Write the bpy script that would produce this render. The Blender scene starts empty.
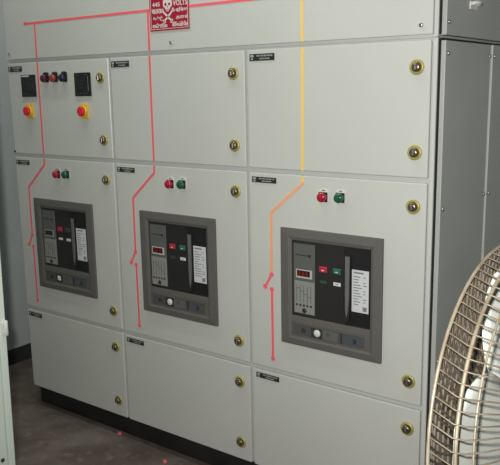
import bpy, bmesh, math, random
from mathutils import Vector, Matrix
random.seed(4)
SC = bpy.context.scene
COL = SC.collection
PI = math.pi

# ------------------------------------------------------------------ materials
def mat(name, col, rough=.5, metal=0., spec=.5, noise=None, bump=None, coat=0., emit=None):
    """noise = (scale, second colour, detail); bump = (scale, strength)"""
    m = bpy.data.materials.new(name); m.use_nodes = True
    nt = m.node_tree; b = nt.nodes['Principled BSDF']
    b.inputs['Base Color'].default_value = (*col, 1)
    b.inputs['Roughness'].default_value = rough
    b.inputs['Metallic'].default_value = metal
    b.inputs['Specular IOR Level'].default_value = spec
    b.inputs['Coat Weight'].default_value = coat
    if emit:
        b.inputs['Emission Color'].default_value = (*emit[0], 1); b.inputs['Emission Strength'].default_value = emit[1]
    tc = nt.nodes.new('ShaderNodeTexCoord')
    if noise:
        n = nt.nodes.new('ShaderNodeTexNoise'); n.inputs['Scale'].default_value = noise[0]; n.inputs['Detail'].default_value = noise[2]
        r = nt.nodes.new('ShaderNodeValToRGB'); r.color_ramp.elements[0].position = .35; r.color_ramp.elements[1].position = .68
        r.color_ramp.elements[0].color = (*col, 1); r.color_ramp.elements[1].color = (*noise[1], 1)
        nt.links.new(tc.outputs['Object'], n.inputs['Vector']); nt.links.new(n.outputs['Fac'], r.inputs['Fac'])
        nt.links.new(r.outputs['Color'], b.inputs['Base Color'])
    if bump:
        n2 = nt.nodes.new('ShaderNodeTexNoise'); n2.inputs['Scale'].default_value = bump[0]; n2.inputs['Detail'].default_value = 3
        bp = nt.nodes.new('ShaderNodeBump'); bp.inputs['Strength'].default_value = bump[1]; bp.inputs['Distance'].default_value = .002
        nt.links.new(tc.outputs['Object'], n2.inputs['Vector']); nt.links.new(n2.outputs['Fac'], bp.inputs['Height'])
        nt.links.new(bp.outputs['Normal'], b.inputs['Normal'])
    return m

M = {}
M['grey'] = mat('grey_powder_coat', (.59, .595, .55), .33, noise=(2.2, (.62, .622, .575), 3), bump=(260, .12))
M['frame'] = mat('grey_frame_paint', (.52, .54, .51), .5)
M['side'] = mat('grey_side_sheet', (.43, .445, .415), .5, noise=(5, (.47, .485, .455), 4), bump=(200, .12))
M['black'] = mat('black_paint', (.012, .012, .013), .5, noise=(9, (.022, .021, .02), 3))
M['shade_black'] = mat('gap_shade_black', (.014, .014, .014), .8)  # flat black that paints the shade in the cabinet gaps
M['brass'] = mat('yellow_lock_ring', (.47, .41, .12), .42, .3)
M['bronze'] = mat('dark_bronze_core', (.24, .19, .15), .3, .85)
M['steel'] = mat('zinc_screw', (.5, .5, .47), .35, .85)
M['darkscrew'] = mat('dark_screw', (.06, .06, .055), .4, .6)
M['plate'] = mat('black_nameplate', (.022, .022, .022), .45)
M['engrave'] = mat('pale_engraving', (.42, .43, .41), .6)
M['red_tape'] = mat('red_tape', (1.0, .14, .18), .45)
M['yel_tape'] = mat('yellow_tape', (1.0, .66, .15), .45)
M['ora_tape'] = mat('orange_tape', (1.0, .42, .20), .45)
M['bezel'] = mat('grey_brown_bezel', (.125, .117, .108), .5, noise=(30, (.132, .124, .11), 3), bump=(400, .15))
M['bezel_in'] = mat('grey_brown_bezel_inner', (.135, .127, .112), .5)
M['abs'] = mat('black_breaker_face', (.024, .022, .021), .42)
M['cu'] = mat('control_unit_grey', (.115, .118, .112), .5)
M['culow'] = mat('control_unit_light_grey', (.27, .275, .25), .5)
M['white'] = mat('white_plastic', (.72, .72, .68), .45)
M['paper'] = mat('white_label', (.66, .67, .68), .6)
M['bezelwhite'] = mat('off_white_frame', (.50, .49, .46), .5)
M['ink'] = mat('grey_ink', (.22, .22, .24), .7)
M['darkink'] = mat('dark_ink', (.035, .035, .035), .6)
M['lcd'] = mat('dark_red_display', (.035, .006, .006), .25)
M['seg'] = mat('red_segments', (.35, .015, .015), .4, emit=((1, .05, .05), .05))
M['btn_red'] = mat('red_button', (.52, .022, .05), .4)
M['btn_green'] = mat('green_button', (.026, .15, .085), .4)
M['btn_dgreen'] = mat('dark_green_flag', (.025, .09, .055), .5)
M['btn_dark'] = mat('dark_grey_button', (.055, .06, .058), .4)
M['lever'] = mat('grey_lever', (.15, .15, .148), .4)
M['strip'] = mat('grey_strip', (.085, .086, .083), .5)
M['strip_l'] = mat('light_grey_strip', (.125, .125, .115), .5)
M['blueg'] = mat('blue_grey_window', (.08, .09, .10), .35)
M['lens_red'] = mat('red_lens', (.42, .008, .03), .2, coat=.4)
M['lens_green'] = mat('green_lens', (.012, .10, .05), .2, coat=.4)
M['lens_maroon'] = mat('maroon_lens', (.09, .010, .03), .25, coat=.3)
M['lens_blue'] = mat('blue_lens', (.018, .016, .045), .25, coat=.3)
M['lens_red2'] = mat('dull_red_lens', (.30, .045, .04), .25, coat=.3)
M['yellow'] = mat('yellow_plastic', (.80, .52, .04), .4)
M['knob_red'] = mat('red_knob', (.68, .02, .035), .35)
M['glass'] = mat('meter_screen', (.016, .017, .018), .3)
M['meter'] = mat('meter_black', (.013, .013, .014), .4)
M['signred'] = mat('sign_red_enamel', (.40, .012, .035), .4)
M['signwhite'] = mat('sign_white_enamel', (.78, .70, .68), .5)
M['sheet'] = mat('pale_green_sheet', (.74, .83, .73), .5, noise=(3, (.78, .86, .76), 3))
M['wall'] = mat('pale_wall_paint', (.56, .595, .585), .8, noise=(2.5, (.60, .635, .625), 5), bump=(40, .25))
M['ceil'] = mat('ceiling_paint', (.6, .6, .57), .9)
M['skirt'] = mat('black_skirting_paint', (.035, .035, .036), .6, noise=(14, (.05, .05, .05), 3))
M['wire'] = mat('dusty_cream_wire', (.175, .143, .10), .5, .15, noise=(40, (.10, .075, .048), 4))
M['ring'] = mat('cream_ring', (.24, .205, .148), .45, .15, noise=(40, (.16, .125, .08), 4))
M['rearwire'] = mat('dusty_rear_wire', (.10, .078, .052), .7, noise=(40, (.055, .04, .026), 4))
M['blade'] = mat('pale_fan_blade', (.50, .52, .47), .45, noise=(16, (.44, .455, .41), 5))
M['motor'] = mat('dusty_motor_housing', (.20, .16, .105), .6, noise=(22, (.10, .085, .06), 4))
M['pole'] = mat('fan_pole_paint', (.3, .3, .28), .4)
M['redspot'] = mat('bright_red_spot', (1, .16, .20), .3)

def floor_mat():
    m = bpy.data.materials.new('stained_concrete'); m.use_nodes = True
    nt = m.node_tree; b = nt.nodes['Principled BSDF']; b.inputs['Roughness'].default_value = .6
    tc = nt.nodes.new('ShaderNodeTexCoord')
    n1 = nt.nodes.new('ShaderNodeTexNoise'); n1.inputs['Scale'].default_value = 3.2; n1.inputs['Detail'].default_value = 9; n1.inputs['Roughness'].default_value = .62
    r1 = nt.nodes.new('ShaderNodeValToRGB')
    e = r1.color_ramp.elements
    e[0].position = .32; e[0].color = (.096, .062, .050, 1)
    e[1].position = .66; e[1].color = (.225, .186, .152, 1)
    x = e.new(.5); x.color = (.145, .110, .090, 1)
    n2 = nt.nodes.new('ShaderNodeTexNoise'); n2.inputs['Scale'].default_value = 17; n2.inputs['Detail'].default_value = 6
    r2 = nt.nodes.new('ShaderNodeValToRGB'); r2.color_ramp.elements[0].position = .56; r2.color_ramp.elements[1].position = .72
    r2.color_ramp.elements[0].color = (0, 0, 0, 1); r2.color_ramp.elements[1].color = (.5, .5, .5, 1)
    mx = nt.nodes.new('ShaderNodeMix'); mx.data_type = 'RGBA'; mx.inputs['B'].default_value = (.30, .26, .225, 1)
    bp = nt.nodes.new('ShaderNodeBump'); bp.inputs['Strength'].default_value = .3; bp.inputs['Distance'].default_value = .004
    L = nt.links.new
    L(tc.outputs['Object'], n1.inputs['Vector']); L(tc.outputs['Object'], n2.inputs['Vector'])
    L(n1.outputs['Fac'], r1.inputs['Fac']); L(n2.outputs['Fac'], r2.inputs['Fac'])
    L(r1.outputs['Color'], mx.inputs['A']); L(r2.outputs['Color'], mx.inputs['Factor'])
    L(mx.outputs['Result'], b.inputs['Base Color']); L(n2.outputs['Fac'], bp.inputs['Height']); L(bp.outputs['Normal'], b.inputs['Normal'])
    return m
M['floor'] = floor_mat()

# ------------------------------------------------------------------ mesh collector
class MB:
    def __init__(s): s.v = []; s.f = []; s.mi = []; s.sm = []; s.mats = []
    def idx(s, m):
        m = M[m]
        if m not in s.mats: s.mats.append(m)
        return s.mats.index(m)
    def add(s, vs, fs, m, smooth=False):
        k = s.idx(m); o = len(s.v)
        s.v += [Vector(p) for p in vs]
        for f in fs: s.f.append([o + i for i in f]); s.mi.append(k); s.sm.append(smooth)
    def box(s, x0, x1, y0, y1, z0, z1, m, bev=0., seg=2):
        bm = bmesh.new(); bmesh.ops.create_cube(bm, size=1)
        for v in bm.verts:
            v.co = Vector((x0 + (v.co.x + .5) * (x1 - x0), y0 + (v.co.y + .5) * (y1 - y0), z0 + (v.co.z + .5) * (z1 - z0)))
        if bev > 0: bmesh.ops.bevel(bm, geom=list(bm.edges), offset=bev, segments=seg, profile=.6, affect='EDGES')
        bm.verts.index_update()
        s.add([v.co.copy() for v in bm.verts], [[v.index for v in f.verts] for f in bm.faces], m, False)
        bm.free()
    def lathe(s, c, axis, prof, m, n=24, smooth=True):
        """prof = [(radius, height along axis)]"""
        a = Vector(axis).normalized(); u = a.orthogonal().normalized(); w = a.cross(u); c = Vector(c)
        vs = []; fs = []
        for (r, h) in prof:
            for k in range(n):
                t = 2 * PI * k / n; vs.append(c + a * h + (u * math.cos(t) + w * math.sin(t)) * max(r, 1e-5))
        for i in range(len(prof) - 1):
            for k in range(n):
                k2 = (k + 1) % n; fs.append([i * n + k, i * n + k2, (i + 1) * n + k2, (i + 1) * n + k])
        fs.append(list(range(n))[::-1]); fs.append([(len(prof) - 1) * n + k for k in range(n)])
        s.add(vs, fs, m, smooth)
    def tube(s, pts, r, m, n=6, closed=False):
        pts = [Vector(p) for p in pts]; N = len(pts); vs = []; fs = []
        ref = None
        for i, p in enumerate(pts):
            if closed: t = pts[(i + 1) % N] - pts[i - 1]
            else: t = pts[min(i + 1, N - 1)] - pts[max(i - 1, 0)]
            t.normalize()
            if ref is None: ref = t.orthogonal().normalized()
            u = (ref - t * ref.dot(t)).normalized(); ref = u; w = t.cross(u)
            for k in range(n):
                a = 2 * PI * k / n; vs.append(p + (u * math.cos(a) + w * math.sin(a)) * r)
        for i in range(N if closed else N - 1):
            j = (i + 1) % N
            for k in range(n):
                k2 = (k + 1) % n; fs.append([i * n + k, i * n + k2, j * n + k2, j * n + k])
        if not closed: fs.append(list(range(n))[::-1]); fs.append([(N - 1) * n + k for k in range(n)])
        s.add(vs, fs, m, True)
    def strip(s, pts, w, y0, y1, m, cap=True):
        """flat tape on the front plane: polyline of (x,z), width w, from depth y1 (back) to y0 (front), mitred"""
        N = len(pts); P = [Vector((x, z)) for x, z in pts]; L = []; R = []
        for i in range(N):
            d0 = (P[i] - P[i - 1]).normalized() if i > 0 else (P[1] - P[0]).normalized()
            d1 = (P[i + 1] - P[i]).normalized() if i < N - 1 else d0
            n0 = Vector((-d0.y, d0.x)); n1 = Vector((-d1.y, d1.x)); b = (n0 + n1).normalized(); k = w / 2 / max(.3, b.dot(n0))
            L.append(P[i] + b * k); R.append(P[i] - b * k)
        vs = []
        for y in (y0, y1):
            for q in L: vs.append((q.x, y, q.y))
            for q in R: vs.append((q.x, y, q.y))
        fs = []
        for i in range(N - 1):
            fs += [[i, i + 1, N + i + 1, N + i], [2 * N + i, 3 * N + i, 3 * N + i + 1, 2 * N + i + 1],
                   [i, 2 * N + i, 2 * N + i + 1, i + 1], [N + i, N + i + 1, 3 * N + i + 1, 3 * N + i]]
        fs += [[0, N, 3 * N, 2 * N], [N - 1, 3 * N - 1, 4 * N - 1, 2 * N - 1]]
        s.add(vs, fs, m)
    def disc(s, x, z, r, y0, y1, m, n=16): s.lathe((x, y1, z), (0, -1, 0), [(r, 0), (r, y1 - y0)], m, n, False)
    def poly(s, pts, y0, y1, m):
        """extruded outline on the front plane, pts = (x,z)"""
        n = len(pts); vs = [(x, y0, z) for x, z in pts] + [(x, y1, z) for x, z in pts]
        fs = [list(range(n)), list(range(n, 2 * n))[::-1]] + [[i, n + i, n + (i + 1) % n, (i + 1) % n] for i in range(n)]
        s.add(vs, fs, m)
    def text(s, body, x0, x1, z0, z1, y, m, bold=.0):
        """lettering fitted to a rectangle of the front plane"""
        cu = bpy.data.curves.new('lettering', 'FONT'); cu.body = body; cu.size = 1; cu.extrude = .02; cu.offset = bold
        cu.resolution_u = 2
        ob = bpy.data.objects.new('lettering', cu); COL.objects.link(ob)
        dg = bpy.context.evaluated_depsgraph_get(); me = bpy.data.meshes.new_from_object(ob.evaluated_get(dg))
        if len(me.vertices):
            xs = [v.co.x for v in me.vertices]; ys = [v.co.y for v in me.vertices]
            ax, bx, ay, by = min(xs), max(xs), min(ys), max(ys)
            vs = [(x0 + (v.co.x - ax) / max(1e-6, bx - ax) * (x1 - x0), y - (v.co.z + .02) * .02, z0 + (v.co.y - ay) / max(1e-6, by - ay) * (z1 - z0)) for v in me.vertices]
            s.add(vs, [list(f.vertices) for f in me.polygons], m)
        bpy.data.objects.remove(ob); bpy.data.curves.remove(cu); bpy.data.meshes.remove(me)
    def build(s, name, parent=None, base=(0, 0, 0), label=None):
        base = Vector(base)
        me = bpy.data.meshes.new(name); me.from_pydata([tuple(p - base) for p in s.v], [], s.f); 
        for m in s.mats: me.materials.append(m)
        for p, k, sm in zip(me.polygons, s.mi, s.sm): p.material_index = k; p.use_smooth = sm
        bm = bmesh.new(); bm.from_mesh(me); bmesh.ops.recalc_face_normals(bm, faces=bm.faces); bm.to_mesh(me); bm.free()
        o = bpy.data.objects.new(name, me); COL.objects.link(o)
        if parent: o.parent = parent
        else: o.location = base
        if label: o['label'] = label
        return o

def thing(name, label, cat, loc, group=None):
    o = bpy.data.objects.new(name, None); o.empty_display_size = .1; COL.objects.link(o); o.location = loc
    o['label'] = label; o['category'] = cat
    if group: o['group'] = group
    return o
def tag(o, label, cat, group=None):
    o['label'] = label; o['category'] = cat
    if group: o['group'] = group
    return o
def struct(name, mb):
    o = mb.build(name); o['kind'] = 'structure'; return o

# ------------------------------------------------------------------ the room
XL, XR, YB, YF, ZC = -.53, 4.4, 1.25, -4.4, 2.85
m = MB(); m.box(XL - .1, XR + .1, YF - .1, YB + .1, -.1, 0, 'floor'); struct('floor', m)
m = MB(); m.box(XL - .1, XR + .1, YF - .1, YB + .1, ZC, ZC + .1, 'ceil'); struct('ceiling', m)
m = MB(); m.box(XL - .1, XL, YF, YB, 0, ZC, 'wall'); struct('wall_left', m)
m = MB(); m.box(XR, XR + .1, YF, YB, 0, ZC, 'wall'); struct('wall_right', m)
m = MB(); m.box(XL, XR, YB, YB + .1, 0, ZC, 'wall'); struct('wall_back', m)
m = MB(); m.box(XL, XR, YF - .1, YF, 0, ZC, 'wall'); struct('wall_front', m)
m = MB(); m.box(XL, XL + .012, YF, YB, 0, .082, 'skirt', .003); struct('baseboard_left', m)
m = MB(); m.box(XL + .012, XR, YB - .012, YB, 0, .082, 'skirt', .003); struct('baseboard_back', m)

# ------------------------------------------------------------------ switchgear
ZP = .098                 # plinth top
J = [0.0, .6215, 1.2600, 1.8945]    # column joints on the front
Z1, Z2, Z3 = .4755, 1.1632, 1.5552  # joints between bottom / middle / top doors and the bus chamber
GX, GZ = .0060, .0075               # half gaps
YD = .90                            # cabinet depth
m = MB(); m.box(-.008, 1.89, .04, .86, 0, ZP - .0005, 'black', .004)
tag(m.build('plinth', None, (.94, .45, 0)), 'low black steel plinth under the three grey switchgear cabinets', 'plinth')

def lock(parent, base, x, z):
    k = MB()
    k.lathe((x, -.0002, z), (0, -1, 0), [(.0215, 0), (.0215, .002), (.019, .0045), (.0155, .005), (.0140, .003)], 'brass', 28)
    k.lathe((x, -.003, z), (0, -1, 0), [(.0140, 0), (.0135, .007), (.011, .0105), (.006, .011)], 'bronze', 20)
    k.box(x - .0022, x + .0022, -.0152, -.0138, z - .0075, z + .0075, 'steel', .0005, 1)
    k.build('lock', parent, base, 'round yellow lock with dark core')
def nameplate(parent, base, x0, x1, z0, z1):
    k = MB(); k.box(x0, x1, -.0022, -.0002, z0, z1, 'plate', .0006, 1)
    h = z1 - z0; w = x1 - x0
    k.box(x0 + .05 * w, x0 + .17 * w, -.0027, -.0021, z0 + .52 * h, z0 + .86 * h, 'engrave')
    k.box(x0 + .07 * w, x0 + .15 * w, -.0027, -.0021, z0 + .15 * h, z0 + .36 * h, 'engrave')
    def row(a, b, c, d, n):
        for i in range(n):
            q = a + (b - a) * i / n; k.box(x0 + q * w, x0 + (q + (b - a) / n * random.uniform(.4, .75)) * w, -.0027, -.0021, z0 + c * h, z0 + d * h, 'engrave')
    row(.30, .94, .60, .82, 11); row(.42, .82, .20, .40, 7)
    k.build('nameplate', parent, base, 'small black nameplate with pale engraving')
def lamp(parent, base, x, z, lens, legend, label):
    k = MB()
    pts = [(x - .0165, z - .016), (x + .0165, z - .016), (x + .0165, z + .019)]
    pts += [(x + .0165 * math.cos(t), z + .019 + .006 * math.sin(t)) for t in [PI * i / 8 for i in range(1, 8)]]
    pts += [(x - .0165, z + .019)]
    k.poly(pts, -.0030, -.0002, legend)
    k.box(x - .006, x + .006, -.0035, -.0029, z + .0190, z + .0215, 'darkink' if legend == 'white' else 'btn_dark')
    k.box(x - .0155, x + .0155, -.0085, -.0029, z - .0155, z + .0155, 'meter', .003)
    k.lathe((x, -.0080, z), (0, -1, 0), [(.0152, 0), (.0152, .010), (.0135, .0140), (.007, .0160), (.001, .0165)], lens, 22)
    k.build('indicator_lamp', parent, base, label)

def door(parent, base, name, x0, x1, z0, z1):
    k = MB(); k.box(x0, x1, 0, .0135, z0, z1, 'grey', .0042, 3)
    return k.build(name, parent, base)

def line_dot(k, x, z, mt, r=.0085): k.disc(x, z, r, -.0016, -.0002, mt)

WT = .0087
def mimic(parent, base, segs, dots=()):
    k = MB()
    for pts, mt in segs: k.strip(pts, WT, -.0012, -.0001, mt)
    for x, z, mt in dots: line_dot(k, x, z, mt)
    k.build('mimic_line', parent, base)

cab_lab = ['grey switchgear cabinet at the left end with two black meters and yellow rotary switches',
           'grey switchgear cabinet in the middle of the row of three, below the red danger sign',
           'grey switchgear cabinet at the right end, with the yellow line running down its top door']
LK = [(.571, .5725), (1.208, 1.2085), (1.8495, 1.849)]
tops = [(.200, .198), (.8345, .832), (1.4755, 1.476)]
lows = [(.080, .0775), (.7145, .7125), (1.3535, 1.3530)]
for c in range(3):
    a, b = J[c] + (0 if c == 0 else GX), J[c + 1] - GX
    bx0, bx1 = (J[c] - .010 if c == 0 else J[c] + .0004), (J[c + 1] - .0004 if c < 2 else 1.8955)
    base = ((a + b) / 2, YD / 2, ZP)
    t = thing('switchgear_cabinet', cab_lab[c], 'electrical cabinet', base, 'switchgear cabinets in one row')
    k = MB(); k.box(bx0, bx1, .014, YD, ZP, Z3 - .0005, 'frame'); k.build('frame', t, base)
    if c == 2:
        k = MB(); k.box(1.8925, 1.9045, .0065, .0140, ZP, Z3 - .001, 'grey', .001, 1); k.build('corner_post', t, base)
        k = MB(); k.box(1.8958, 1.9055, .0142, .0295, ZP, Z3 - .008, 'shade_black'); k.box(1.8958, 1.9085, .031, .885, 1.5480, Z3 - .0008, 'shade_black'); k.build('gap_shade', t, base, 'black strip painted in as gap shade')  # black strips stand in for shade beside the post and above the side panels
        for (ya, yb, xo) in ((.030, .4005, 1.9185), (.4045, .885, 1.9240)):
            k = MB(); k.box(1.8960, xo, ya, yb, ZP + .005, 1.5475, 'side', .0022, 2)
            sp = k.build('side_panel', t, base)
            for zz in (1.513, 1.080, .62, .2):
                for yy in ((ya + .014, yb - .014)):
                    q = MB()
                    q.lathe((xo, yy, zz), (1, 0, 0), [(.0062, 0), (.0062, .004), (.0035, .0062)], 'steel', 12)
                    q.build('screw', sp, base, 'small bright screw')
    # doors
    du = door(t, base, 'upper_door', a, b, Z2 + GZ, Z3 - .0065)
    dm = door(t, base, 'middle_door', a, b, Z1 + GZ, Z2 - GZ)
    db = door(t, base, 'lower_door', a, b, ZP + .002, Z1 - GZ)
    lx = LK[c][0]
    for z in (1.4775, 1.242): lock(du, base, lx, z)
    for z in (1.087, .555): lock(dm, base, lx, z)
    for z in (.4015, .1685): lock(db, base, lx, z)
    px = [.004, .634, 1.2765][c] ; pw = [.092, .095, .097][c]
    nameplate(du, base, px, px + pw, 1.5135, 1.5355)
    nameplate(dm, base, px + .002, px + pw + .002, 1.1235, 1.1425)
    nameplate(db, base, px + .006, px + pw + .005, .4385, .4575)
    # mimic lines
    up = ['red_tape', 'red_tape', 'yel_tape'][c]; md = ['red_tape', 'red_tape', 'ora_tape'][c]
    xt, xu = tops[c]; xl, xm = lows[c]
    mimic(du, base, [([(xu + .001, Z3 - .0068), (xu, Z2 + GZ + .0004)], up)])
    segs = [([(xu, Z2 - GZ - .0004), (xu, 1.130), (xl, 1.0275), (xl - .001, .818)], md),
            ([(xl - .001, .818), (xl - .0275, .772)], 'red_tape'), ([(xl - .0005, .7655), (xl + .0005, .520)], 'red_tape')]
    if c == 2:
        segs[0] = ([(xu, Z2 - GZ - .0004), (xu, 1.135)], 'yel_tape')
        segs.insert(1, ([(xu, 1.135), (xu, 1.130), (xl, 1.0275), (xl - .001, .818)], 'ora_tape'))
    mimic(dm, base, segs, [(xl - .001, .817, 'red_tape'), (xl - .0275, .772, 'red_tape'), (xl - .0005, .7655, 'red_tape'), (xl + .0005, .520, 'red_tape')])
    # two lamps on the middle door
    x1, x2 = [(.283, .340), (.913, .971), (1.5535, 1.6135)][c]
    lamp(dm, base, x1, 1.094, 'lens_red', 'white' if c else 'frame', 'red indicator lamp')
    lamp(dm, base, x2, 1.096, 'lens_green', 'white' if c else 'frame', 'green indicator lamp')
    if c == 0:
        for x, l, lb in ((.250, 'lens_maroon', 'dark maroon indicator lamp'), (.306, 'lens_red2', 'dull red indicator lamp'), (.363, 'lens_blue', 'dark blue indicator lamp')):
            lamp(du, base, x, 1.482, l, 'meter', lb)
        for i, x in enumerate((.0905, .4265)):
            q = MB(); q.box(x, x + .091, -.007, -.0002, 1.4095, 1.4995, 'meter', .0025)
            q.box(x + .010, x + .081, -.0078, -.0066, 1.430, 1.486, 'glass', .0008, 1)
            for r_ in range(3): q.box(x + .036, x + .052, -.0081, -.0076, 1.442 + r_ * .013, 1.4435 + r_ * .013, 'btn_dark')
            if i == 0: q.box(x + .008, x + .056, -.0076, -.0068, 1.4915, 1.4965, 'white')  # white strip paints a thin glare along this meter's top edge
            else:
                q.box(x + .010, x + .024, -.0076, -.0068, 1.4885, 1.4935, 'btn_dark'); q.box(x + .056, x + .080, -.0076, -.0068, 1.4885, 1.4935, 'btn_dark')
            for r_ in range(4): q.disc(x + .018 + r_ * .018, 1.420, .0035, -.0086, -.0068, 'btn_dark', 10)
            q.build('meter', du, base, 'black square panel meter')
        for x in (.110, .449):
            q = MB(); q.box(x, x + .046, -.006, -.0002, 1.323, 1.380, 'yellow', .003)
            q.lathe((x + .022, -.0055, 1.3515), (0, -1, 0), [(.022, 0), (.0215, .009), (.019, .010)], 'yellow', 24)
            q.lathe((x + .022, -.015, 1.3515), (0, -1, 0), [(.0195, 0), (.0190, .008), (.0165, .011)], 'knob_red', 24)
            q.box(x + .022 - .006, x + .022 + .006, -.031, -.024, 1.3515 - .016, 1.3515 + .016, 'knob_red', .002)
            q.build('rotary_switch', du, base, 'red knob on a yellow plate')
    if c == 0:
        q = MB(); q.lathe((.0045, -.0002, Z2 + GZ + .008), (0, -1, 0), [(.005, 0), (.005, .003), (.003, .004)], 'darkscrew', 12)
        q.build('screw', du, base, 'small dark screw')

# bus chamber across the top
ZT = 1.98
base = (.94, YD / 2, Z3)
bc = thing('busbar_chamber', 'long grey busbar chamber lying across the top of all three cabinets', 'electrical cabinet', base)
k = MB(); k.box(-.010, 1.8955, .014, YD, Z3, ZT, 'frame'); k.build('frame', bc, base)
k = MB(); k.box(.0005, 1.8915, 0, .0135, Z3 + .0085, ZT - .01, 'grey', .0028, 3); fp = k.build('front_panel', bc, base)
k = MB(); k.box(1.8925, 1.9045, .0065, .0140, Z3 + .001, ZT, 'grey', .001, 1); k.build('corner_post', bc, base)
k = MB(); k.box(1.8958, 1.9055, .0142, .0295, Z3 + .008, ZT - .01, 'shade_black'); k.build('gap_shade', bc, base, 'black strip painted in as gap shade')  # black strip paints the shade in the chamber's corner recess
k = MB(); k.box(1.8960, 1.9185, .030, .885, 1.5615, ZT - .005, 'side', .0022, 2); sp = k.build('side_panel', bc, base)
for x in (.018, .939, 1.858):
    for z in (1.589, 1.945):
        q = MB(); q.lathe((x, -.0002, z), (0, -1, 0), [(.0065, 0), (.0065, .003), (.004, .0045)], 'steel', 14)
        q.box(x - .001, x + .001, -.0052, -.0044, z - .004, z + .004, 'darkscrew'); q.build('screw', fp, base, 'small screw')
for y in (.030, .86):
    for z in (1.596, 1.93):
        q = MB(); q.lathe((1.9185, y + .012, z), (1, 0, 0), [(.0062, 0), (.0062, .004), (.0035, .0062)], 'steel', 12); q.build('screw', sp, base, 'small bright screw')
q = MB()
q.box(1.9185, 1.9225, .196, .252, 1.640, 1.663, 'white', .001, 1)
q.tube([(1.9205, .200, 1.655), (1.934, .203, 1.657), (1.938, .224, 1.659), (1.934, .245, 1.657), (1.9205, .248, 1.655)], .0060, 'white', 10)
q.build('handle', sp, base, 'small pale handle')
mimic(fp, base, [([(.137, 1.7030), (1.4755 + WT / 2, 1.7030)], 'red_tape')]
      + [([(tops[c][0], 1.7030 - WT / 2), (tops[c][0] - .0005, Z3 + .0090)], 'red_tape') for c in range(2)]
      + [([(1.4755, 1.7030 - WT / 2), (1.4755, Z3 + .0090)], 'yel_tape')], [(.139, 1.7030, 'red_tape')])

# danger sign
base = (.937, 0, 1.63)
ds = thing('danger_sign', 'red danger sign with skull and crossbones on the busbar chamber', 'sign', base)
SX0, SX1, SZ0, SZ1 = .8455, 1.0285, 1.630, 1.815
k = MB(); k.box(SX0, SX1, -.0032, -.0014, SZ0, SZ1, 'signred', .0006, 1); k.build('sign_plate', ds, base)
k = MB(); i_ = .006
k.strip([(SX0 + i_, SZ0 + i_), (SX1 - i_, SZ0 + i_), (SX1 - i_, SZ1 - i_), (SX0 + i_, SZ1 - i_), (SX0 + i_, SZ0 + i_ - .0007)], .0016, -.0038, -.0031, 'signwhite')
k.build('sign_border', ds, base, 'thin white border line')
for args in (
    ('445', .860, .896, 1.712, 1.726, -.0031, 'signwhite', .02),
    ('VOLTS', .957, 1.022, 1.709, 1.727, -.0031, 'signwhite', .02),
    ('\u0916\u0924\u0930\u093e', .857, .901, 1.688, 1.7035, -.0031, 'signwhite', .02),
    ('\u09ac\u09bf\u09aa\u09a6', .968, 1.021, 1.688, 1.7035, -.0031, 'signwhite', .02),
    ('\u06c1\u0631\u0637\u062e', .862, .908, 1.664, 1.681, -.0031, 'signwhite', .02),
    ('\u0b85\u0baa\u0bbe\u0baf\u0bae\u0bcd', .969, 1.021, 1.664, 1.679, -.0031, 'signwhite', .02),
    ('\u0c05\u0c2a\u0c3e\u0c2f\u0c02', .858, .928, 1.641, 1.6565, -.0031, 'signwhite', .02),
    ('\u0d05\u0d2a\u0d15\u0d1f\u0d02', .951, 1.021, 1.641, 1.6565, -.0031, 'signwhite', .02),
):
    k = MB(); k.text(*args); k.build('lettering', ds, base, 'white lettering')
k = MB(); sx, sz = .932, 1.7155
pts = []
for i in range(28):
    t = 2 * PI * i / 28; r = .0225 * (1 + .10 * math.sin(t)); x = sx + r * .92 * math.cos(t); z = sz + r * 1.15 * math.sin(t)
    if math.sin(t) < -.25: x = sx + (x - sx) * .68
    pts.append((x, z))
k.poly(pts, -.0040, -.0031, 'signwhite')
for e in (-1, 1): k.disc(sx + e * .0085, sz + .001, .0050, -.0045, -.0039, 'signred', 12)
k.poly([(sx, sz - .003), (sx - .003, sz - .010), (sx + .003, sz - .010)], -.0045, -.0039, 'signred')
for e in range(-2, 3): k.box(sx + e * .0042 - .0006, sx + e * .0042 + .0006, -.0045, -.0039, sz - .021, sz - .014, 'signred')
for e in (-1, 1):
    A = (sx - e * .026, 1.697); B = (sx + e * .017, 1.6605)
    k.strip([A, B], .0062, -.0040, -.0031, 'signwhite')
    for q_ in (A, B):
        dx, dz = (B[0] - A[0]), (B[1] - A[1]); l_ = math.hypot(dx, dz)
        for g in (-1, 1): k.disc(q_[0] - g * dz / l_ * .0034, q_[1] + g * dx / l_ * .0034, .0042, -.0040, -.0031, 'signwhite', 12)
k.build('skull_emblem', ds, base, 'white skull and crossbones')

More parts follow.
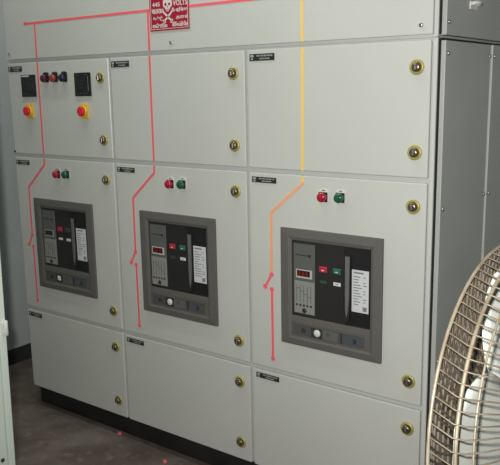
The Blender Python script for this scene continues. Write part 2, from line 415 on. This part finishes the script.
# ------------------------------------------------------------------ air circuit breakers
def breaker(x0, z0, label, kind):
    base = (x0 + .182, 0, z0)
    t = thing('circuit_breaker', label, 'circuit breaker', base, 'air circuit breakers in the middle doors')
    W_, H_ = .3640, .3905
    X = lambda u: x0 + u
    Z = lambda w: z0 + w
    def B(mb, u0, u1, w0, w1, y0, y1, mt, bev=0): mb.box(X(u0), X(u1), y0, y1, Z(w0), Z(w1), mt, bev, 1)
    # bezel: an outer ring that slopes to an inner lip, with a bridge above the lower strip
    k = MB()
    outer = [(0, 0), (W_, 0), (W_, H_), (0, H_)]; mid = [(.030, .022), (.336, .022), (.336, .365), (.030, .365)]; inn = [(.042, .030), (.327, .030), (.327, .354), (.042, .354)]
    def loop(pts, y): return [(X(u), y, Z(w)) for u, w in pts]
    vs = loop(outer, -.0003) + loop(outer, -.011) + loop(mid, -.0135) + loop(inn, -.0095) + loop(inn, -.0003)
    fs = []
    for l_ in range(4):
        for i in range(4): j = (i + 1) % 4; fs.append([l_ * 4 + i, l_ * 4 + j, l_ * 4 + 4 + j, l_ * 4 + 4 + i])
    for i in range(4): j = (i + 1) % 4; fs.append([16 + i, 16 + j, j, i])
    k.add(vs, fs, 'bezel')
    B(k, .042, .327, .080, .101, -.0110, -.0010, 'bezel_in', .0006)
    k.build('bezel', t, base)
    k = MB(); B(k, .0425, .3265, .1012, .3538, -.0055, -.0006, 'abs')
    B(k, .232, .3245, .106, .350, -.0068, -.0050, 'meter', .0008)
    k.build('front_face', t, base, 'black moulded face')
    # control unit
    k = MB(); B(k, .0480, .1285, .111, .3445, -.0080, -.0050, 'cu', .0008); cu = k.build('control_unit', t, base, 'grey electronic control unit')
    k = MB(); B(k, .052, .1275, .1125, .2205, -.0090, -.0076, 'culow', .0004)
    for i in range(5):
        u = .060 + i * .0135
        B(k, u, u + .0012, .150, .206, -.0094, -.0088, 'darkink'); 
        if i < 4: B(k, u + .0012, u + .0135, .196 - i * .009, .1972 - i * .009, -.0094, -.0088, 'darkink')
        k.disc(X(u + .001), Z(.140), .0042, -.0098, -.0088, 'darkink', 10)
    k.lathe((X(.090), -.0088, Z(.123)), (0, -1, 0), [(.0085, 0), (.0085, .001)], 'darkink', 16)
    k.build('dial_panel', cu, base, 'light grey dial panel')
    k = MB(); B(k, .056, .104, .3050, .3080, -.0086, -.0078, 'darkink'); k.disc(X(.109), Z(.3065), .0055, -.0086, -.0078, 'darkink', 14)
    k.build('emblem', cu, base, 'dark line ending in a dot')
    k = MB(); B(k, .058, .1190, .2310, .2595, -.0100, -.0080, 'bezelwhite' if kind != 'A' else 'culow', .0006); B(k, .0625, .1115, .2370, .2565, -.0104, -.0098, 'lcd' if kind != 'A' else 'glass')
    if kind != 'A':
        for i in range(3):
            u = .069 + i * .0135
            for (du, dw, ww, hh) in ((0, .0005, .006, .0012), (0, .0058, .006, .0012), (0, .0112, .006, .0012), (-.0004, .0005, .0012, .012), (.0054, .0005, .0012, .012)):
                B(k, u + du, u + du + ww, .2405 + dw, .2405 + dw + hh, -.0107, -.0102, 'seg')
    k.build('display', cu, base)
    # buttons and flags
    cols = {'A': ('btn_red', 'btn_dark', 'white', 'white'), 'B': ('btn_red', 'btn_green', 'btn_dark', 'white'), 'C': ('btn_red', 'btn_green', 'btn_dgreen', 'white')}[kind]
    for (u, w, hw, hh, mt, lb) in ((.159, .2695, .0140, .0092, cols[0], 'red push button'), (.2085, .2700, .0140, .0092, cols[1], 'dark push button' if kind == 'A' else 'green push button')):
        k = MB(); B(k, u - hw, u + hw, w - hh, w + hh, -.0095, -.0050, mt, .0015)
        if kind != 'A': B(k, u - .005, u + .005, w - .004, w - .001, -.0099, -.0093, 'paper')
        k.build('push_button', t, base, lb)
    k = MB(); B(k, .147, .171, .2235, .2325, -.0066, -.0050, cols[2], .0004); k.build('spring_flag', t, base)
    k = MB(); B(k, .1955, .2215, .2225, .2335, -.0066, -.0050, cols[3], .0004); B(k, .203, .214, .2265, .229, -.0069, -.0064, 'ink'); k.build('position_flag', t, base, 'small white flag')
    # charging handle
    k = MB()
    prof = [(.240, .326), (.258, .326), (.2575, .145), (.2535, .120), (.240, .108), (.232, .109), (.240, .150)]
    k.poly([(X(u), Z(w)) for u, w in prof], -.0125, -.0060, 'abs')
    k.poly([(X(u), Z(w)) for u, w in [(.2415, .324), (.2565, .324), (.2555, .190), (.252, .150), (.247, .128), (.243, .150), (.2415, .200)]], -.0150, -.0120, 'lever')
    k.build('charging_handle', t, base, 'grey and black lever')
    k = MB(); B(k, .262, .3195, .1505, .2845, -.0082, -.0066, 'paper')
    B(k, .268, .302, .2735, .2785, -.0086, -.0080, 'ink')
    for i in range(11):
        w = .2620 - i * .0088; B(k, .267, .267 + random.choice((.018, .024, .030)), w, w + .0028, -.0086, -.0080, 'ink')
        if i % 3 != 1: B(k, .301, .301 + random.choice((.008, .012)), w, w + .0028, -.0086, -.0080, 'ink')
    B(k, .300, .314, .156, .170, -.0086, -.0080, 'ink')
    k.build('rating_label', t, base, 'white printed label')
    # lower strip
    k = MB(); B(k, .0425, .3265, .0305, .0798, -.0070, -.0006, 'bezel'); 
    B(k, .0480, .3070, .0360, .0720, -.0082, -.0065, 'strip', .0005)
    B(k, .052, .062, .0400, .0680, -.0088, -.0080, 'blueg'); B(k, .066, .108, .0400, .0680, -.0088, -.0080, 'strip'); B(k, .078, .094, .0470, .0610, -.0092, -.0086, 'darkink')
    B(k, .158, .214, .0385, .0695, -.0088, -.0080, 'strip_l'); B(k, .172, .184, .0520, .0640, -.0093, -.0086, 'strip')
    B(k, .2230, .2295, .0370, .0710, -.0090, -.0080, 'darkink'); B(k, .234, .300, .0390, .0690, -.0088, -.0080, 'blueg'); B(k, .268, .280, .0450, .0600, -.0093, -.0086, 'darkink')
    st = k.build('lower_strip', t, base, 'narrow grey strip')
    k = MB(); B(k, .115, .156, .0375, .0705, -.0096, -.0080, 'darkink', .0005)
    if kind == 'A': B(k, .126, .146, .0450, .0650, -.0125, -.0094, 'white', .0015)
    else: k.lathe((X(.1385), -.0094, Z(.0545)), (0, -1, 0), [(.0125, 0), (.0120, .003), (.008, .0052), (.001, .006)], 'white', 18)
    k.build('lock_cylinder', st, base, 'white knob on a black square')
breaker(.1185, .5935, 'grey framed circuit breaker in the left cabinet, with a square white knob at its foot', 'A')
breaker(.7540, .5935, 'grey framed circuit breaker in the middle cabinet of the row', 'B')
breaker(1.3965, .5935, 'grey framed circuit breaker nearest the fan, in the right cabinet', 'C')

# ------------------------------------------------------------------ pale green cabinet at the left edge
CX, CY = 1.0055, -.793
base = (.72, -1.15, 0)
gc = thing('steel_cabinet', 'pale green steel cabinet standing at the left edge, its corner turned to the aisle', 'cabinet', base)
def lean(z): return (z - .66) * .026      # the sheet corner is not quite plumb
def lean_mb(k):
    for v in k.v: v.x += lean(v.z)
    return k
k = MB(); k.box(.43, CX - .003, CY - .72, CY - .022, 0, 2.05, 'sheet', .004); lean_mb(k).build('body', gc, base)
k = MB(); k.box(.432, CX, CY - .020, CY, .02, 2.04, 'sheet', .003); dr = lean_mb(k).build('door', gc, base)
for z in (.795, 1.65, .25):
    k = MB(); k.lathe((CX + .005, CY - .004, z - .024), (0, 0, 1), [(.004, 0), (.0062, .002), (.0062, .042), (.004, .044)], 'white', 16)
    k.box(CX - .006, CX + .003, CY - .016, CY - .002, z - .024, z + .016, 'white', .002)
    lean_mb(k).build('hinge', dr, base, 'white barrel hinge')
for z in (.408, 1.85):
    k = MB(); k.lathe((CX - .003, CY - .040, z), (1, 0, 0), [(.006, 0), (.006, .003), (.003, .005)], 'darkscrew', 12)
    lean_mb(k).build('screw', gc, base, 'small dark screw')

# ------------------------------------------------------------------ pedestal fan
FC = Vector((2.431, -.908, .945)); FA = Vector((.990, -.087, .114)).normalized()
FU = Vector((0, 0, 1)).cross(FA).normalized(); FV = FA.cross(FU).normalized()
if FV.z < 0: FV = -FV
def fp_(r, t, h): return FC + FA * h + (FU * math.cos(t) + FV * math.sin(t)) * r
R1, R2, H1, H2 = .266, .2585, -.0155, .0155
base = Vector((2.35, -.90, 0))
fan = thing('pedestal_fan', 'large pedestal fan with a dusty cream wire cage at the right edge', 'fan', base)
k = MB()
for rr, hh, w in ((R1, H1, .0024), (R2, H2, .0026)):
    k.tube([fp_(rr, 2 * PI * i / 96, hh) for i in range(96)], w, 'ring', 8, True)
k.tube([fp_(R2 - .012, 2 * PI * i / 96, H2 + .0165) for i in range(96)], .0016, 'ring', 8, True)
k.build('cage_rings', fan, base)
NW = 104
k = MB()
for i in range(NW):
    t = 2 * PI * i / NW
    prof = [(R1 - .002, H1 - .002), (R1, H1 + .003), (R2 + .004, H2 - .003), (R2 - .002, H2 + .010), (R2 - .020, H2 + .026), (.20, .060), (.15, .071), (.10, .076), (.062, .077)]
    sw = lambda r, h: t + .055 * min(1, max(0, (h - H1) / (H2 - H1))) - .20 * max(0, (R2 - r) / R2)
    k.tube([fp_(r, sw(r, h), h) for r, h in prof], .00115, 'wire', 5)
for rr, hh in ((.20, .0605), (.12, .0745), (.062, .077)): k.tube([fp_(rr, 2 * PI * i / 64, hh) for i in range(64)], .002, 'wire', 6, True)
k.build('front_grille', fan, base)
k = MB(); k.lathe(FC + FA * .074, FA, [(.062, 0), (.064, .004), (.058, .009), (.02, .011)], 'ring', 32); k.build('centre_badge', fan, base)
k = MB()
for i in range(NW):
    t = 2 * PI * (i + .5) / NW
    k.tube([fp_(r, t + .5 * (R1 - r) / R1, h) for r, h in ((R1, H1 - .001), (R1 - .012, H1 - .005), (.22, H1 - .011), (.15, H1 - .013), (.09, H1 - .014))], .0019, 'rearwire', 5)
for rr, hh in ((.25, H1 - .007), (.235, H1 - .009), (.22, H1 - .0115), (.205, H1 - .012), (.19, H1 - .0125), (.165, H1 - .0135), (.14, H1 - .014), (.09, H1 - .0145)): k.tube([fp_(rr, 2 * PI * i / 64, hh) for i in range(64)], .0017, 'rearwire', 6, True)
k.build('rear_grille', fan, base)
# blades: three broad petals
def blade(phc):
    k = MB(); nr, na = 16, 12
    tab = [(.040, 40), (.080, 60), (.115, 62), (.160, 58), (.195, 51), (.222, 43), (.238, 34), (.248, 24), (.251, 10)]
    def hw(r):
        for (ra, wa), (rb, wb) in zip(tab, tab[1:]):
            if ra <= r <= rb: return wa + (wb - wa) * (r - ra) / (rb - ra)
        return tab[-1][1]
    vs = []
    for side in (1, -1):
        for i in range(nr + 1):
            r = .040 + (.251 - .040) * (i / nr) ** .8
            for j in range(na + 1):
                f = -1 + 2 * j / na; an = math.radians(phc + f * hw(r)); h = -.003 - .008 * f * (.4 + r / .5) + .004 * (1 - f * f) + side * .0008
                vs.append(fp_(r, an, h))
    st = (nr + 1) * (na + 1); fs = []
    for s_ in (0, 1):
        for i in range(nr):
            for j in range(na):
                q = s_ * st + i * (na + 1) + j; f = [q, q + 1, q + na + 2, q + na + 1]; fs.append(f if s_ == 0 else f[::-1])
    bd = [j for j in range(na + 1)] + [i * (na + 1) + na for i in range(1, nr + 1)] + [nr * (na + 1) + j for j in range(na - 1, -1, -1)] + [i * (na + 1) for i in range(nr - 1, 0, -1)]
    for a_, b_ in zip(bd, bd[1:] + bd[:1]): fs.append([a_, b_, st + b_, st + a_])
    k.add(vs, fs, 'blade', True); k.build('blade', fan, base)
for ph in (192, 72, 312): blade(ph)
k = MB(); k.lathe(FC + FA * -.016, FA, [(.045, 0), (.045, .034), (.038, .046), (.015, .050)], 'blade', 28); k.build('hub', fan, base)
k = MB(); k.lathe(FC + FA * -.118, FA, [(.025, 0), (.045, .006), (.056, .022), (.060, .070), (.058, .078), (.05, .082)], 'motor', 32)
k.build('motor_housing', fan, base)
mp = FC - FA * .06
k = MB(); k.tube([mp - Vector((0, 0, .05)), Vector((base.x, base.y, mp.z - .12)), Vector((base.x, base.y, .03))], .019, 'pole', 16); k.build('pole', fan, base)
k = MB(); k.lathe((base.x, base.y, 0), (0, 0, 1), [(.20, 0), (.20, .012), (.17, .026), (.05, .040), (.030, .06)], 'pole', 40); k.build('base', fan, base)

# ------------------------------------------------------------------ two small raised bright red spots on the floor
for (x, y, lb) in ((.541, .020, 'tiny bright red spot on the floor, nearer the left cabinet'), (.862, -.045, 'tiny bright red spot on the floor, nearer the middle cabinet')):
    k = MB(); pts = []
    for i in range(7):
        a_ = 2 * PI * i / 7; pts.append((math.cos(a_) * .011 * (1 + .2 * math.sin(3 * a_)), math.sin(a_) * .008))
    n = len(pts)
    k.add([(x + p, y + q, .0003) for p, q in pts] + [(x + p * .7, y + q * .7, .008) for p, q in pts], [list(range(n)), list(range(n, 2 * n))] + [[i, (i + 1) % n, n + (i + 1) % n, n + i] for i in range(n)], 'redspot')
    tag(k.build('red_spot', None, (x, y, 0)), lb, 'spot', 'red spots by the plinth')

# ------------------------------------------------------------------ camera and light
cam = bpy.data.cameras.new('camera'); co = bpy.data.objects.new('camera', cam); COL.objects.link(co)
co.location = (2.68745778, -1.91282177, 1.42863931)
co.rotation_euler = (math.radians(78.66358566), math.radians(1.02548851), math.radians(36.42991714))
cam.sensor_fit = 'HORIZONTAL'; cam.sensor_width = 36; cam.lens = 719.957 / 500 * 36; cam.clip_start = .02
SC.camera = co
rot = co.rotation_euler.to_matrix()
fl = bpy.data.lights.new('camera_flash', 'SPOT'); fl.energy = 160; fl.shadow_soft_size = .02; fl.color = (1, .99, .965)
fl.spot_size = math.radians(112); fl.spot_blend = 1.0
fo = bpy.data.objects.new('camera_flash', fl); COL.objects.link(fo); fo.location = co.location + rot @ Vector((-.05, .06, .0))
aim = rot @ Vector(((385 - 250) / 720, -(120 - 232.5) / 720, -1))
fo.rotation_euler = aim.to_track_quat('-Z', 'Y').to_euler()
for (x, y, e, sx) in ((.95, -.40, 13, 2.0), (2.4, -2.6, 4, 1.2)):
    al = bpy.data.lights.new('ceiling_tube_light', 'AREA'); al.shape = 'RECTANGLE'; al.size = sx; al.size_y = .10; al.energy = e; al.color = (.93, 1, .97)
    ao = bpy.data.objects.new('ceiling_tube_light', al); COL.objects.link(ao); ao.location = (x, y, ZC - .06)
w = bpy.data.worlds.new('world'); w.use_nodes = True; w.node_tree.nodes['Background'].inputs['Color'].default_value = (.05, .05, .05, 1); SC.world = w
vs_ = SC.view_settings
vs_.view_transform = 'Standard'; vs_.look = 'None'; vs_.gamma = 1; vs_.exposure = -.07; vs_.use_curve_mapping = False
